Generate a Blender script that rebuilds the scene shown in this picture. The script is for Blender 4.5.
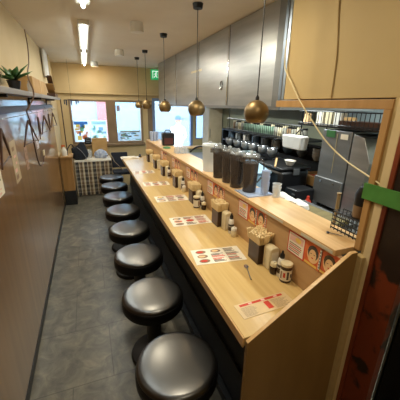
import bpy, math, random
from mathutils import Vector, Matrix, Euler
for o in list(bpy.data.objects): bpy.data.objects.remove(o)
sc = bpy.context.scene
C = sc.collection
PI = math.pi

# ---------------------------------------------------------------- camera
EYE = Vector((0, 0, 1.55)); F = 280.0
dY = Vector((85-200, 103-200, F)); yv = 200-((85-200)*(184-200)+F*F)/(103-200)
dZ = -Vector((184-200, yv-200, F)); dY.normalize(); dZ.normalize(); dX = dY.cross(dZ)
cam_d = bpy.data.cameras.new('camera'); cam = bpy.data.objects.new('camera', cam_d); C.objects.link(cam)
cam_d.sensor_width = 36; cam_d.sensor_fit = 'HORIZONTAL'; cam_d.lens = F/400*36; cam_d.clip_start = .02; cam_d.clip_end = 100
# world direction of camera right / up / back
right = Vector((dX.x, dY.x, dZ.x)); up = -Vector((dX.y, dY.y, dZ.y)); back = -Vector((dX.z, dY.z, dZ.z))
M4 = Matrix((right, up, back)).transposed().to_4x4(); M4.translation = EYE
cam.matrix_world = M4; sc.camera = cam

# ---------------------------------------------------------------- world / exposure
w = bpy.data.worlds.new('overcast_sky'); sc.world = w; w.use_nodes = True
bg = w.node_tree.nodes['Background']; bg.inputs[0].default_value = (.66, .84, 1, 1); bg.inputs[1].default_value = 9.0
vs = sc.view_settings; vs.view_transform = 'Standard'; vs.look = 'None'; vs.gamma = 1; vs.exposure = 0.0; vs.use_curve_mapping = False
WARM = (1, .72, .42); SOFT = (1, .88, .65); COOL = (.93, 1, .98)
P_SPOT = 7.0; P_PEND = .5; P_TUBE = 11.0; P_HALL = 4.0

# ---------------------------------------------------------------- colour / materials
def lin(h):
    h = h.lstrip('#'); v = [int(h[i:i+2], 16)/255 for i in (0, 2, 4)]
    return tuple(c/12.92 if c <= .04045 else ((c+.055)/1.055)**2.4 for c in v)+(1,)
def mat(name, col, rough=.5, metal=0, coat=0, noise=0, scale=(8, 8, 8), col2=None, bump=0, alpha=1, emis=None, es=0, nd=4, spec=.5, lo=.35, hi=.65, coatr=.08):
    m = bpy.data.materials.new(name); m.use_nodes = True; nt = m.node_tree; b = nt.nodes['Principled BSDF']
    c = lin(col) if isinstance(col, str) else col
    b.inputs['Base Color'].default_value = c; b.inputs['Roughness'].default_value = rough; b.inputs['Metallic'].default_value = metal
    b.inputs['Coat Weight'].default_value = coat; b.inputs['Coat Roughness'].default_value = coatr; b.inputs['Alpha'].default_value = alpha
    b.inputs['Specular IOR Level'].default_value = spec
    if emis: b.inputs['Emission Color'].default_value = lin(emis) if isinstance(emis, str) else emis; b.inputs['Emission Strength'].default_value = es
    if col2 is None and isinstance(c, tuple):
        col2 = tuple(x*.86 for x in c[:3])+(1,)
    c2 = lin(col2) if isinstance(col2, str) else col2
    tc = nt.nodes.new('ShaderNodeTexCoord'); mp = nt.nodes.new('ShaderNodeMapping'); nz = nt.nodes.new('ShaderNodeTexNoise')
    mp.inputs['Scale'].default_value = scale; nz.inputs['Scale'].default_value = 1; nz.inputs['Detail'].default_value = nd
    nt.links.new(tc.outputs['Object'], mp.inputs[0]); nt.links.new(mp.outputs[0], nz.inputs['Vector'])
    cr = nt.nodes.new('ShaderNodeValToRGB'); cr.color_ramp.elements[0].position = lo; cr.color_ramp.elements[1].position = hi
    cr.color_ramp.elements[0].color = c2; cr.color_ramp.elements[1].color = c
    nt.links.new(nz.outputs[0], cr.inputs[0]); nt.links.new(cr.outputs[0], b.inputs['Base Color'])
    if bump:
        bp = nt.nodes.new('ShaderNodeBump'); bp.inputs['Strength'].default_value = bump; bp.inputs['Distance'].default_value = .01
        nt.links.new(nz.outputs[0], bp.inputs['Height']); nt.links.new(bp.outputs[0], b.inputs['Normal'])
    return m
def clear(name, col, tr=.6, rough=.1):
    m = bpy.data.materials.new(name); m.use_nodes = True; nt = m.node_tree; b = nt.nodes['Principled BSDF']
    b.inputs['Base Color'].default_value = lin(col); b.inputs['Roughness'].default_value = rough
    t = nt.nodes.new('ShaderNodeBsdfTransparent'); t.inputs[0].default_value = (1, 1, 1, 1); mx = nt.nodes.new('ShaderNodeMixShader')
    out = nt.nodes['Material Output']; mx.inputs[0].default_value = tr
    nt.links.new(b.outputs[0], mx.inputs[1]); nt.links.new(t.outputs[0], mx.inputs[2]); nt.links.new(mx.outputs[0], out.inputs[0])
    return m
counter_wood = mat('counter_wood', '#d2b377', .3, scale=(60, 2.2, 20), col2='#c8a669', coat=.3, coatr=.12, nd=5)
ledge_wood = mat('ledge_wood', '#d3ae7c', .38, scale=(60, 2.2, 20), col2='#c69f6a', nd=5)
ply_wood = mat('ply_wood', '#bd976a', .5, scale=(30, 2.5, 30), col2='#b28b5d', nd=5)
edge_wood = mat('edge_wood', '#d8b480', .35, scale=(20, 3, 20), col2='#cda266')
panel_wood = mat('panel_wood', '#8f7040', .5, scale=(10, 10, 2.2), col2='#846637', nd=4)
wall_lam = mat('wall_laminate', '#97724a', .3, scale=(14, 14, .7), col2='#85623c', coat=1.0, coatr=.1, nd=6, spec=.6)
trim_wood = mat('trim_wood', '#ac8450', .45, scale=(30, 30, 3), col2='#a07844')
cream_wall = mat('cream_wall', '#cdb78c', .75, scale=(3, 3, 3), col2='#c6af82')
soffit_m = mat('soffit_paint', '#b59d6c', .7, scale=(3, 3, 3), col2='#af9766')
ceiling_m = mat('ceiling_paint', '#e8e0d2', .8, scale=(3, 3, 3), col2='#e2d9ca')
kitchen_wall_m = mat('kitchen_wall_paint', '#8b8d76', .6, scale=(3, 3, 3), col2='#7f816b')
steel = mat('brushed_steel', '#b3b5b6', .34, .85, scale=(2, 2, 18), col2='#a2a4a6', bump=.03)
dsteel = mat('dull_steel', '#85888a', .42, .7, scale=(2, 2, 14), col2='#787b7e')
chrome = mat('polished_metal', '#b9bcc0', .2, .9)
black = mat('black_vinyl', '#0a0a0b', .34, scale=(20, 20, 20), coat=1, coatr=.24, col2='#080809', spec=.6)
bmetal = mat('black_metal', '#121214', .4, .2)
bpanel = mat('black_panel', '#17181b', .42, scale=(4, 1, 4), col2='#111214')
bplast = mat('black_plastic', '#16171a', .35)
brass = mat('antique_brass', '#8a7450', .42, .75, scale=(9, 9, 9), col2='#75603e', nd=3)
bulb_m = mat('warm_bulb', '#fff0d0', .4, emis='#ffdca0', es=14)
tube_m = mat('white_tube', '#ffffff', .4, emis='#f4fffb', es=9)
white = mat('white_plastic', '#e9e4d8', .4)
paper = mat('white_paper', '#ece3cf', .6, scale=(5, 5, 5))
cream_p = mat('cream_plastic', '#e2d3ad', .4)
stick_m = mat('chopstick_wood', '#f1dcae', .55, scale=(40, 40, 8), col2='#ead09c')
dbrown = mat('dark_brown_box', '#3c2114', .35, scale=(40, 40, 4), col2='#2f190e', coat=.3)
ink = mat('dark_ink', '#4a423c', .6); ink2 = mat('brown_ink', '#8f7358', .6); red = mat('red_ink', '#c93a22', .5); orange = mat('orange_print', '#d9743a', .5, col2='#cc5a2a', scale=(30, 30, 30))
skin_p = mat('peach_print', '#ecc08c', .5); yellow = mat('yellow_print', '#e8c05c', .5); pinkp = mat('pink_print', '#e6b6a6', .5)
green_tape = mat('green_tape', '#458034', .55, scale=(20, 20, 20), col2='#3c742d')
cable_m = mat('cream_cable', '#dfcfa0', .5)
tea = clear('brown_tea', '#22150e', .12, .15)
tea2 = mat('dark_tea', '#2b1a10', .2)
clr = clear('clear_plastic', '#dfe4e6', .62, .15)
frost = clear('frosted_plastic', '#cfd3d2', .38, .3)
blueclr = clear('bluish_clear_plastic', '#b9c9e6', .28, .15)
jug_m = clear('smoked_plastic', '#57504a', .42, .12)
glass = clear('window_glass', '#eef4f6', .9, .03)
cardboard = mat('cardboard', '#b8935e', .75, scale=(8, 8, 8), col2='#a9844f')
leaf_m = mat('leaf_green', '#3e6b2e', .5, scale=(30, 30, 30), col2='#2b5022')
cloth_white = mat('white_cloth', '#e4e2dc', .8)
blue_m = mat('blue_plastic', '#9cc3dd', .4); skyblue = mat('pale_blue_print', '#a9cbe8', .5); bluep = mat('blue_print', '#4a7ab8', .5); grp = mat('green_print', '#79b28a', .5)
navy = mat('navy_fabric', '#1c2433', .85, scale=(30, 30, 30), col2='#10151f')
jar_green = mat('green_tins', '#7f9a82', .5, scale=(20, 20, 20), col2='#6d8872')

def floor_mat():
    m = bpy.data.materials.new('slate_vinyl'); m.use_nodes = True; nt = m.node_tree; b = nt.nodes['Principled BSDF']
    tc = nt.nodes.new('ShaderNodeTexCoord'); n1 = nt.nodes.new('ShaderNodeTexNoise'); n1.inputs['Scale'].default_value = 9; n1.inputs['Detail'].default_value = 7; n1.inputs['Roughness'].default_value = .65; n1.inputs['Distortion'].default_value = .8
    cr = nt.nodes.new('ShaderNodeValToRGB'); e = cr.color_ramp.elements; e[0].position = .3; e[0].color = lin('#4a483f'); e[1].position = .72; e[1].color = lin('#898270')
    x = e.new(.5); x.color = lin('#676357')
    br = nt.nodes.new('ShaderNodeTexBrick'); br.offset = .5; br.inputs['Scale'].default_value = 1; br.inputs['Brick Width'].default_value = .45; br.inputs['Row Height'].default_value = .45; br.inputs['Mortar Size'].default_value = .003
    br.inputs['Color1'].default_value = (1, 1, 1, 1); br.inputs['Color2'].default_value = (.86, .86, .86, 1); br.inputs['Mortar'].default_value = (.5, .5, .5, 1)
    mx = nt.nodes.new('ShaderNodeMix'); mx.data_type = 'RGBA'; mx.blend_type = 'MULTIPLY'; mx.inputs[0].default_value = 1
    nt.links.new(tc.outputs['Object'], n1.inputs['Vector']); nt.links.new(tc.outputs['Object'], br.inputs['Vector'])
    nt.links.new(n1.outputs[0], cr.inputs[0]); nt.links.new(cr.outputs[0], mx.inputs[6]); nt.links.new(br.outputs[0], mx.inputs[7]); nt.links.new(mx.outputs[2], b.inputs['Base Color'])
    b.inputs['Roughness'].default_value = .38
    return m
def rust_mat():
    m = bpy.data.materials.new('worn_red_brown_paint'); m.use_nodes = True; nt = m.node_tree; b = nt.nodes['Principled BSDF']
    tc = nt.nodes.new('ShaderNodeTexCoord'); n1 = nt.nodes.new('ShaderNodeTexNoise'); n1.inputs['Scale'].default_value = 9; n1.inputs['Detail'].default_value = 4
    sp = nt.nodes.new('ShaderNodeSeparateXYZ'); nt.links.new(tc.outputs['Object'], sp.inputs[0])
    mr = nt.nodes.new('ShaderNodeMapRange'); mr.inputs[1].default_value = .93; mr.inputs[2].default_value = 1.12; mr.inputs[3].default_value = .08; mr.inputs[4].default_value = -.35
    ad = nt.nodes.new('ShaderNodeMath'); nt.links.new(sp.outputs[2], mr.inputs[0]); nt.links.new(mr.outputs[0], ad.inputs[1]); nt.links.new(n1.outputs[0], ad.inputs[0])
    cr = nt.nodes.new('ShaderNodeValToRGB'); e = cr.color_ramp.elements; e[0].position = .46; e[0].color = lin('#21140c'); e[1].position = .53; e[1].color = lin('#6b2c12')
    nt.links.new(tc.outputs['Object'], n1.inputs['Vector']); nt.links.new(ad.outputs[0], cr.inputs[0]); nt.links.new(cr.outputs[0], b.inputs['Base Color']); b.inputs['Roughness'].default_value = .45
    return m
def plaid_mat():
    m = bpy.data.materials.new('plaid_cloth'); m.use_nodes = True; nt = m.node_tree; b = nt.nodes['Principled BSDF']; b.inputs['Roughness'].default_value = .85
    tc = nt.nodes.new('ShaderNodeTexCoord'); sp = nt.nodes.new('ShaderNodeSeparateXYZ'); nt.links.new(tc.outputs['Object'], sp.inputs[0])
    def ramp(axis, period, stops):
        a = nt.nodes.new('ShaderNodeMath'); a.operation = 'MULTIPLY'; a.inputs[1].default_value = 1/period; nt.links.new(sp.outputs[axis], a.inputs[0])
        f = nt.nodes.new('ShaderNodeMath'); f.operation = 'FRACT'; nt.links.new(a.outputs[0], f.inputs[0])
        r = nt.nodes.new('ShaderNodeValToRGB'); r.color_ramp.interpolation = 'CONSTANT'; el = r.color_ramp.elements
        el[0].position = 0; el[0].color = lin(stops[0][1]); el[1].position = stops[1][0]; el[1].color = lin(stops[1][1])
        for p, c in stops[2:]:
            q = el.new(p); q.color = lin(c)
        nt.links.new(f.outputs[0], r.inputs[0]); return r
    rx = ramp(0, .135, [(0, '#b3a58a'), (.12, '#151a22'), (.50, '#b3a58a'), (.60, '#604a34'), (.90, '#b3a58a')])
    rz = ramp(2, .135, [(0, '#ddd2c0'), (.16, '#6d6558'), (.5, '#ddd2c0'), (.64, '#a08c70'), (.88, '#ddd2c0')])
    mx = nt.nodes.new('ShaderNodeMix'); mx.data_type = 'RGBA'; mx.inputs[0].default_value = .22
    nt.links.new(rx.outputs[0], mx.inputs[6]); nt.links.new(rz.outputs[0], mx.inputs[7]); nt.links.new(mx.outputs[2], b.inputs['Base Color'])
    return m
floor_m = floor_mat(); rust = rust_mat(); plaid = plaid_mat()

# ---------------------------------------------------------------- mesh helpers
class MB:
    def __init__(s): s.v = []; s.f = []; s.m = []; s.mats = []
    def mi(s, m):
        if m not in s.mats: s.mats.append(m)
        return s.mats.index(m)
    def add(s, vs_, fs, m):
        o = len(s.v); s.v += [tuple(x) for x in vs_]; k = s.mi(m)
        for f in fs: s.f.append([i+o for i in f]); s.m.append(k)
        return s
    def box(s, x0, x1, y0, y1, z0, z1, m, T=None, taper=1):
        cx, cy = (x0+x1)/2, (y0+y1)/2
        vs_ = [Vector((cx+(x-cx)*(taper if z == z1 else 1), cy+(y-cy)*(taper if z == z1 else 1), z)) for z in (z0, z1) for y in (y0, y1) for x in (x0, x1)]
        if T: vs_ = [T @ v for v in vs_]
        return s.add(vs_, [(0, 2, 3, 1), (4, 5, 7, 6), (0, 1, 5, 4), (2, 6, 7, 3), (0, 4, 6, 2), (1, 3, 7, 5)], m)
    def lathe(s, prof, m, c=(0, 0, 0), n=24, T=None, cap=True):
        vs_ = []; fs = []
        for r, z in prof:
            for i in range(n):
                a = 2*PI*i/n; vs_.append(Vector((c[0]+r*math.cos(a), c[1]+r*math.sin(a), c[2]+z)))
        for j in range(len(prof)-1):
            for i in range(n):
                a, b = j*n+i, j*n+(i+1) % n; fs.append((a, b, b+n, a+n))
        if cap:
            fs.append(tuple(range(n))[::-1]); fs.append(tuple((len(prof)-1)*n+i for i in range(n)))
        if T: vs_ = [T @ v for v in vs_]
        return s.add(vs_, fs, m)
    def tube(s, pts, r, m, n=6, closed=False):
        pts = [Vector(p) for p in pts]; k = len(pts); vs_ = []; fs = []
        for j, p in enumerate(pts):
            if closed: d = pts[(j+1) % k]-pts[j-1]
            else: d = pts[min(j+1, k-1)]-pts[max(j-1, 0)]
            if d.length < 1e-9: d = Vector((0, 0, 1))
            d.normalize(); u = d.orthogonal() if abs(d.z) > .95 else d.cross(Vector((0, 0, 1))); u.normalize(); w_ = d.cross(u)
            rr = r[j] if isinstance(r, (list, tuple)) else r
            for i in range(n):
                a = 2*PI*i/n; vs_.append(p+u*rr*math.cos(a)+w_*rr*math.sin(a))
        for j in range(k if closed else k-1):
            for i in range(n):
                a, b = j*n+i, j*n+(i+1) % n; q = ((j+1) % k)*n
                fs.append((a, b, q+(i+1) % n, q+i))
        if not closed: fs.append(tuple(range(n))[::-1]); fs.append(tuple((k-1)*n+i for i in range(n)))
        return s.add(vs_, fs, m)
    def prism(s, poly, h, m, T=None):           # poly in xy, extruded up by h
        n = len(poly); vs_ = [Vector((x, y, 0)) for x, y in poly]+[Vector((x, y, h)) for x, y in poly]
        if T: vs_ = [T @ v for v in vs_]
        return s.add(vs_, [tuple(range(n))[::-1], tuple(range(n, 2*n))]+[(i, (i+1) % n, n+(i+1) % n, n+i) for i in range(n)], m)
    def disc(s, x, y, z, rx, ry, m, n=14):
        return s.add([(x+rx*math.cos(2*PI*i/n), y+ry*math.sin(2*PI*i/n), z) for i in range(n)], [tuple(range(n))], m)
    def rect(s, x0, x1, y0, y1, z, m): return s.add([(x0, y0, z), (x1, y0, z), (x1, y1, z), (x0, y1, z)], [(0, 1, 2, 3)], m)

def obj(name, mb, parent=None, bevel=0, T=None, sub=0, solid=0):
    me = bpy.data.meshes.new(name); vs_ = mb.v
    if T: vs_ = [tuple(T @ Vector(v)) for v in vs_]
    me.from_pydata(vs_, [], mb.f)
    for m in mb.mats: me.materials.append(m)
    for p, k in zip(me.polygons, mb.m): p.material_index = k
    me.polygons.foreach_set('use_smooth', [True]*len(me.polygons)); me.set_sharp_from_angle(angle=math.radians(38)); me.update()
    o = bpy.data.objects.new(name, me); C.objects.link(o)
    if parent: o.parent = parent
    if solid: md = o.modifiers.new('Solidify', 'SOLIDIFY'); md.thickness = solid
    if bevel: md = o.modifiers.new('Bevel', 'BEVEL'); md.width = bevel; md.segments = 2; md.limit_method = 'ANGLE'
    if sub: md = o.modifiers.new('Subd', 'SUBSURF'); md.levels = sub; md.render_levels = sub
    return o
def tag(o, label, cat, group=None, kind=None):
    o['label'] = label; o['category'] = cat
    if group: o['group'] = group
    if kind: o['kind'] = kind
    return o
def thing(name, label, cat, loc=(0, 0, 0), rz=0, group=None):
    o = bpy.data.objects.new(name, None); C.objects.link(o); o.location = loc; o.rotation_euler = (0, 0, rz); o.empty_display_size = .05
    return tag(o, label, cat, group)
def struct(name, mb, bevel=0):
    o = obj(name, mb, None, bevel); o['kind'] = 'structure'; return o
def dup(root, loc, label, rz=None, group=None):
    r = root.copy(); C.objects.link(r); r.location = loc; r['label'] = label
    if rz is not None: r.rotation_euler = (0, 0, rz)
    if group: r['group'] = group
    def kids(a, b):
        for ch in [x for x in C.objects if x.parent == a]:
            c = ch.copy(); C.objects.link(c); c.parent = b; kids(ch, c)
    kids(root, r); return r
def single(name, mb, label, cat, loc=(0, 0, 0), rz=0, group=None, kind=None, **k):
    o = obj(name, mb, **k); o.location = loc; o.rotation_euler = (0, 0, rz); return tag(o, label, cat, group, kind)
def arc(pts, n=8):                                # smooth path through control points
    pts = [Vector(p) for p in pts]; out = []
    P = [pts[0]]+pts+[pts[-1]]
    for i in range(1, len(P)-2):
        for j in range(n):
            t = j/n; a, b, c, d = P[i-1], P[i], P[i+1], P[i+2]
            out.append(.5*((2*b)+(c-a)*t+(2*a-5*b+4*c-d)*t*t+(3*b-a-3*c+d)*t**3))
    out.append(pts[-1]); return out
rnd = random.Random(4)

# ================================================================ ROOM SHELL
CEIL = 2.17; FARY = 5.6; KX = 2.3
struct('floor', MB().box(-.6, KX+.1, -1.3, FARY+.1, -.1, 0, floor_m))
struct('ceiling', MB().box(-.6, KX+.1, -1.3, FARY+.1, CEIL, CEIL+.1, ceiling_m))
struct('wall_left', MB().box(-.55, -.45, -1.3, 4.66, .06, 1.56, wall_lam).box(-.55, -.45, -1.3, 4.66, 1.56, CEIL, cream_wall).box(-.55, -.45, 4.66, FARY, 0, CEIL, cream_wall))
struct('baseboard_left', MB().box(-.55, -.446, -1.3, 4.66, 0, .06, bmetal))
struct('wall_back', MB().box(-.6, KX+.1, -1.4, -1.3, 0, CEIL, cream_wall))
struct('wall_right', MB().box(KX, KX+.1, -1.3, FARY, 0, CEIL, kitchen_wall_m))
Y0, Y1 = FARY, FARY+.12
wf = MB(); bframe = mat('window_frame_brown', '#8a745a', .5)
def seg(x0, x1, z0, z1, m=cream_wall): wf.box(x0, x1, Y0, Y1, z0, z1, m)
seg(-.55, -.27, 0, 1.61); seg(-.27, 1.0, 0, .84); seg(.38, .48, .84, 1.61, bframe)
seg(1.0, 1.10, 0, 1.61); seg(1.10, 1.19, 0, 1.61, bframe); seg(2.02, 2.08, 0, 1.61); seg(2.08, 2.33, 0, .88)
seg(2.33, 2.45, 0, 1.61); seg(-.55, 2.45, 1.61, CEIL)
struct('wall_far', wf)
struct('trim_1', MB().box(-.45, 1.6, FARY-.05, FARY, 1.70, 1.735, cream_wall).box(-.45, 1.6, FARY-.03, FARY, 1.735, CEIL, cream_wall), .004)
def window(name, x0, x1, z0, z1, fm, fw=.035, y=FARY-.01):
    f = struct(name, MB().box(x0, x1, y, y+.07, z0, z0+fw, fm).box(x0, x1, y, y+.07, z1-fw, z1, fm).box(x0, x0+fw, y, y+.07, z0+fw, z1-fw, fm).box(x1-fw, x1, y, y+.07, z0+fw, z1-fw, fm))
    obj('window_glass', MB().box(x0+fw, x1-fw, y+.03, y+.036, z0+fw, z1-fw, glass), f); return f
w1 = window('window_1', -.27, .38, .84, 1.61, bframe); w2 = window('window_2', .48, 1.0, .84, 1.61, bframe)
bluef = mat('blue_door_frame', '#7d97c4', .5)
w3 = window('window_3', 2.08, 2.33, .88, 1.61, bluef, .02)
d1 = window('door_1', 1.19, 2.02, 0.0, 1.66, bluef, .05)
obj('window_sill', MB().box(-.3, 1.02, FARY-.07, FARY, .80, .838, bframe), w1, .004)

# street outside
fac = mat('pale_facade', '#8c959e', .8, scale=(2, 2, 12)); road_m = mat('street_asphalt', '#6d7074', .9)
tag(obj('street', MB().box(-6, 12, FARY+.2, 16, -.7, -.5, road_m)), 'grey street outside the windows', 'street')['kind'] = 'structure'
fb = thing('building', 'pale building across the street seen through the windows', 'building', (2, 11, -.5))
obj('facade', MB().box(-7, 9, 0, 1, 0, 5, fac), fb)
obj('column', MB().box(-1.62, -1.30, -.06, 0, 0, 5, mat('red_column', '#b06a6e', .6)), fb)
obj('shutter', MB().box(-1.2, -.2, -.05, 0, 0, 5, mat('pale_blue_shutter', '#86a6b8', .6)), fb)
obj('plinth', MB().box(-1.0, 1.2, -.12, 0, 0, 1.05, mat('grey_plinth', '#596a78', .7)), fb)
obj('facade_sign', MB().box(1.35, 1.75, -.05, 0, 1.55, 1.61, mat('grey_letters', '#8a97aa', .6)), fb)
obj('blue_door', MB().box(1.95, 2.5, -.05, 0, 0, 2.3, bluef), fb)

# person outside (street level is half a metre lower than the shop floor)
def person():
    pt = thing('person', 'person in white jacket and dark blue cap standing outside the glass door', 'person', (2.62, 8.6, -.5))
    V = [(0, 0, .92), (0, 0, 1.12), (0, 0, 1.32), (0, -.01, 1.45), (0, -.02, 1.58), (.17, 0, 1.36), (.24, -.04, 1.12), (.10, -.20, 1.02), (-.17, 0, 1.36), (-.26, -.08, 1.16), (-.16, -.26, 1.22),
         (.09, 0, .86), (.10, -.02, .48), (.10, .02, .08), (.10, -.14, .04), (-.09, 0, .86), (-.11, -.04, .48), (-.12, .03, .08), (-.12, -.13, .04)]
    R = [.13, .12, .14, .055, .095, .06, .048, .035, .06, .048, .035, .085, .06, .042, .035, .085, .06, .042, .035]
    E = [(0, 1), (1, 2), (2, 3), (3, 4), (2, 5), (5, 6), (6, 7), (2, 8), (8, 9), (9, 10), (0, 11), (11, 12), (12, 13), (13, 14), (0, 15), (15, 16), (16, 17), (17, 18)]
    me = bpy.data.meshes.new('body'); me.from_pydata(V, E, []); o = bpy.data.objects.new('body', me); C.objects.link(o); o.parent = pt
    sm = o.modifiers.new('Skin', 'SKIN'); 
    for i, r in enumerate(R): me.skin_vertices[0].data[i].radius = (r, r*.85, )
    me.skin_vertices[0].data[0].use_root = True
    sd = o.modifiers.new('Subd', 'SUBSURF'); sd.levels = 2; sd.render_levels = 2
    me.materials.append(mat('white_jacket', '#e9e6e6', .8))
    obj('head', MB().lathe([(.02, -.11), (.06, -.1), (.085, -.03), (.09, .04), (.07, .1), (.02, .125)], mat('skin', '#c99a80', .6), (0, -.03, 1.6), 16), pt)
    obj('cap', MB().lathe([(.10, 0), (.1, .05), (.07, .11), (.01, .13)], mat('cap_blue', '#4f6ea5', .7), (0, -.02, 1.62), 16).box(-.06, .06, -.2, -.09, 1.625, 1.64, mat('cap_peak', '#466497', .7)), pt)
    obj('apron', MB().lathe([(.12, 0), (.155, .1), (.15, .35), (.16, .5), (.1, .62)], mat('white_apron', '#eceaf0', .8), (0, 0, .8), 16), pt)
try: person()
except Exception as e:
    print('person failed', e)

# posters taped on window panes
def translucent(name, col):
    m = bpy.data.materials.new(name); m.use_nodes = True; nt = m.node_tree; b = nt.nodes['Principled BSDF']; b.inputs['Base Color'].default_value = lin(col)
    t = nt.nodes.new('ShaderNodeBsdfTranslucent'); t.inputs[0].default_value = lin(col); mx = nt.nodes.new('ShaderNodeMixShader'); mx.inputs[0].default_value = .6
    nt.links.new(b.outputs[0], mx.inputs[1]); nt.links.new(t.outputs[0], mx.inputs[2]); nt.links.new(mx.outputs[0], nt.nodes['Material Output'].inputs[0]); return m
def window_poster(x0, x1, z0, z1, cols, label, seed):
    r = random.Random(seed); m = MB(); W, H = x1-x0, z1-z0; cols = [translucent('thin_print', c) for c in cols]; m.add([(0, 0, 0), (W, 0, 0), (W, 0, H), (0, 0, H)], [(0, 1, 2, 3)], cols[0])
    for i in range(16):
        a = r.uniform(0, W*.75); b = r.uniform(0, H*.7); c = r.choice(cols[1:]); ww = r.uniform(.1, .3)*W; hh = r.uniform(.08, .2)*H
        a1 = min(a+ww, W); b1 = min(b+hh, H); m.add([(a, -.001-i*.0001, b), (a1, -.001-i*.0001, b), (a1, -.001-i*.0001, b1), (a, -.001-i*.0001, b1)], [(0, 1, 2, 3)], c)
    m.add([(W*.05, -.004, H*.82), (W*.95, -.004, H*.82), (W*.95, -.004, H*.96), (W*.05, -.004, H*.96)], [(0, 1, 2, 3)], cols[1])
    single('window_poster', m, label, 'poster', (x0, FARY+.012, z0))
window_poster(-.235, .02, .88, 1.25, ['#dcebf5', '#4a7ab8', '#79b28a', '#e08850', '#e8c05c', '#e6b6a6'], 'colourful poster on the left half of the left window', 3)
window_poster(.06, .33, .88, 1.25, ['#d8ecf5', '#b8dbe0', '#a9d2bc', '#9cc3dd'], 'pale blue poster beside the colourful one in the left window', 5)
window_poster(.56, .95, .88, 1.07, ['#a3b6c0', '#a89a88', '#a9cbe8', '#8fb29a'], 'low greyish notice strip along the right window', 8)
single('notice', MB().box(0, .06, 0, .003, 0, .1, mat('faded_print', '#a89ab0', .6)), 'small mauve notice at the top left of the right window', 'poster', (.53, FARY+.012, 1.42))
sb = MB().box(0, .11, 0, .02, 0, .12, bplast)
for i in range(3): sb.add([(.02, -.001, .03+.03*i), (.09, -.001, .03+.03*i), (.09, -.001, .04+.03*i), (.02, -.001, .04+.03*i)], [(0, 1, 2, 3)], mat('chalk', '#8c9299', .7))
single('menu_board', sb, 'small black board on the window sill beside the cardboard box', 'sign', (-.075, FARY-.055, .84))

# hood, soffit, post
hd = thing('range_hood', 'large stainless steel extraction hood hanging over the kitchen', 'range hood', (1.15, 0, 1.53))
obj('canopy', MB().box(0, .02, 1.56, 4.85, 0, CEIL-1.535, steel).box(.83, .85, 1.56, 4.85, 0, CEIL-1.535, steel).box(.02, .83, 1.56, 1.58, 0, CEIL-1.535, steel).box(.02, .83, 4.83, 4.85, 0, CEIL-1.535, steel).box(.02, .83, 1.58, 4.83, .25, .27, dsteel), hd, .003)
for y in (2.32, 3.02, 3.85): obj('seam_strip', MB().box(-.006, 0, y-.012, y+.012, .0, CEIL-1.54, chrome), hd)
obj('grease_channel', MB().box(-.012, -.0, 1.56, 4.85, .0, .022, dsteel), hd)
obj('inspection_handle', MB().tube([(-.004, 2.44+.022*math.cos(a*PI/6), .19+.035*math.sin(a*PI/6)) for a in range(12)], .004, chrome, closed=True), hd)
obj('side_plate', MB().box(-.02, 0, 1.565, 1.63, .02, CEIL-1.54, dsteel), hd)
obj('sticker', MB().box(-.003, 0, 2.93, 3.25, .355, .375, cream_p), hd)
struct('wall_right_soffit', MB().box(.95, 1.07, -1.3, 1.265, 1.585, CEIL, soffit_m), .002)
struct('trim_2', MB().box(.93, 1.09, .667, 1.30, 1.548, 1.58, trim_wood).box(.925, 1.09, .667, .692, 1.03, 1.548, trim_wood), .002)
struct('wall_right_post', MB().box(.935, 1.07, .62, .667, 0, 1.585, soffit_m).box(.906, .936, .635, .668, 0, 1.02, soffit_m).box(.925, .936, .62, .649, 0, 1.585, cream_wall), .002)
struct('wall_right_kitchen_partition', MB().box(.97, 1.07, -1.3, .40, 0, 1.585, soffit_m))
pil = thing('wooden_board', 'worn red brown upright board with black patches right of the cream post', 'board', (.93, .505, 0))
obj('panel', MB().box(0, .035, 0, .098, 0, 1.54, rust), pil, .002)
obj('edge_moulding', MB().box(-.006, .03, .098, .1145, 0, 1.545, mat('red_brown_edge', '#7a3618', .4, scale=(30, 30, 4), col2='#5a2410')), pil, .002)
gt = MB()
gt.box(.916, .924, .55, .698, 1.237, 1.295, green_tape).box(.916, .9235, .506, .55, 1.239, 1.297, green_tape).box(.9165, 1.0, .693, .698, 1.237, 1.295, green_tape)
single('masking_tape', gt, 'band of green tape wrapped around the post and the red brown board', 'tape')
single('masking_tape', MB().box(.928, .9297, .512, .56, 1.315, 1.37, green_tape), 'short piece of green tape on the red brown board above the band', 'tape')

# ================================================================ COUNTER
ct = thing('counter', 'long pale wooden ramen counter running down the room', 'counter', (.45, .67, 0))
obj('counter_top', MB().box(.006, .402, .016, 3.9, .712, .75, counter_wood), ct, .002)
obj('edge_strip', MB().box(0, .007, .016, 3.9, .706, .749, edge_wood), ct, .002)
obj('front_panel', MB().box(.13, .16, .0, 3.9, 0, .712, bpanel), ct)
obj('foot_ledge', MB().box(.095, .13, .0, 3.9, 0, .055, bmetal).box(.115, .13, 0, 3.9, .3, .33, bmetal), ct, .003)
obj('partition_board', MB().box(.402, .425, .0, 3.9, 0, 1.004, ply_wood), ct)
pe = MB().prism([(0, 0), (.455, 0), (.455, 1.035), (.425, 1.035), (0, .756)], .016, panel_wood, Matrix.Rotation(PI/2, 4, 'X'))
pe.mats.append(edge_wood); pe.m[2+3] = 1; pe.m[2+2] = 1
obj('end_panel', pe, ct, .0015)
strip_m = mat('greyed_label', '#c4bda8', .6)
sl = thing('serving_ledge', 'raised pale wooden shelf along the back of the counter', 'shelf', (.84, .70, 1.005))
obj('board', MB().box(0, .21, 0, 1.63-.70-.25+.0, 0, .026, ledge_wood), sl, .002)
obj('board', MB().box(0, .21, .684, 3.75, 0, .024, ledge_wood), sl, .002)
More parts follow.
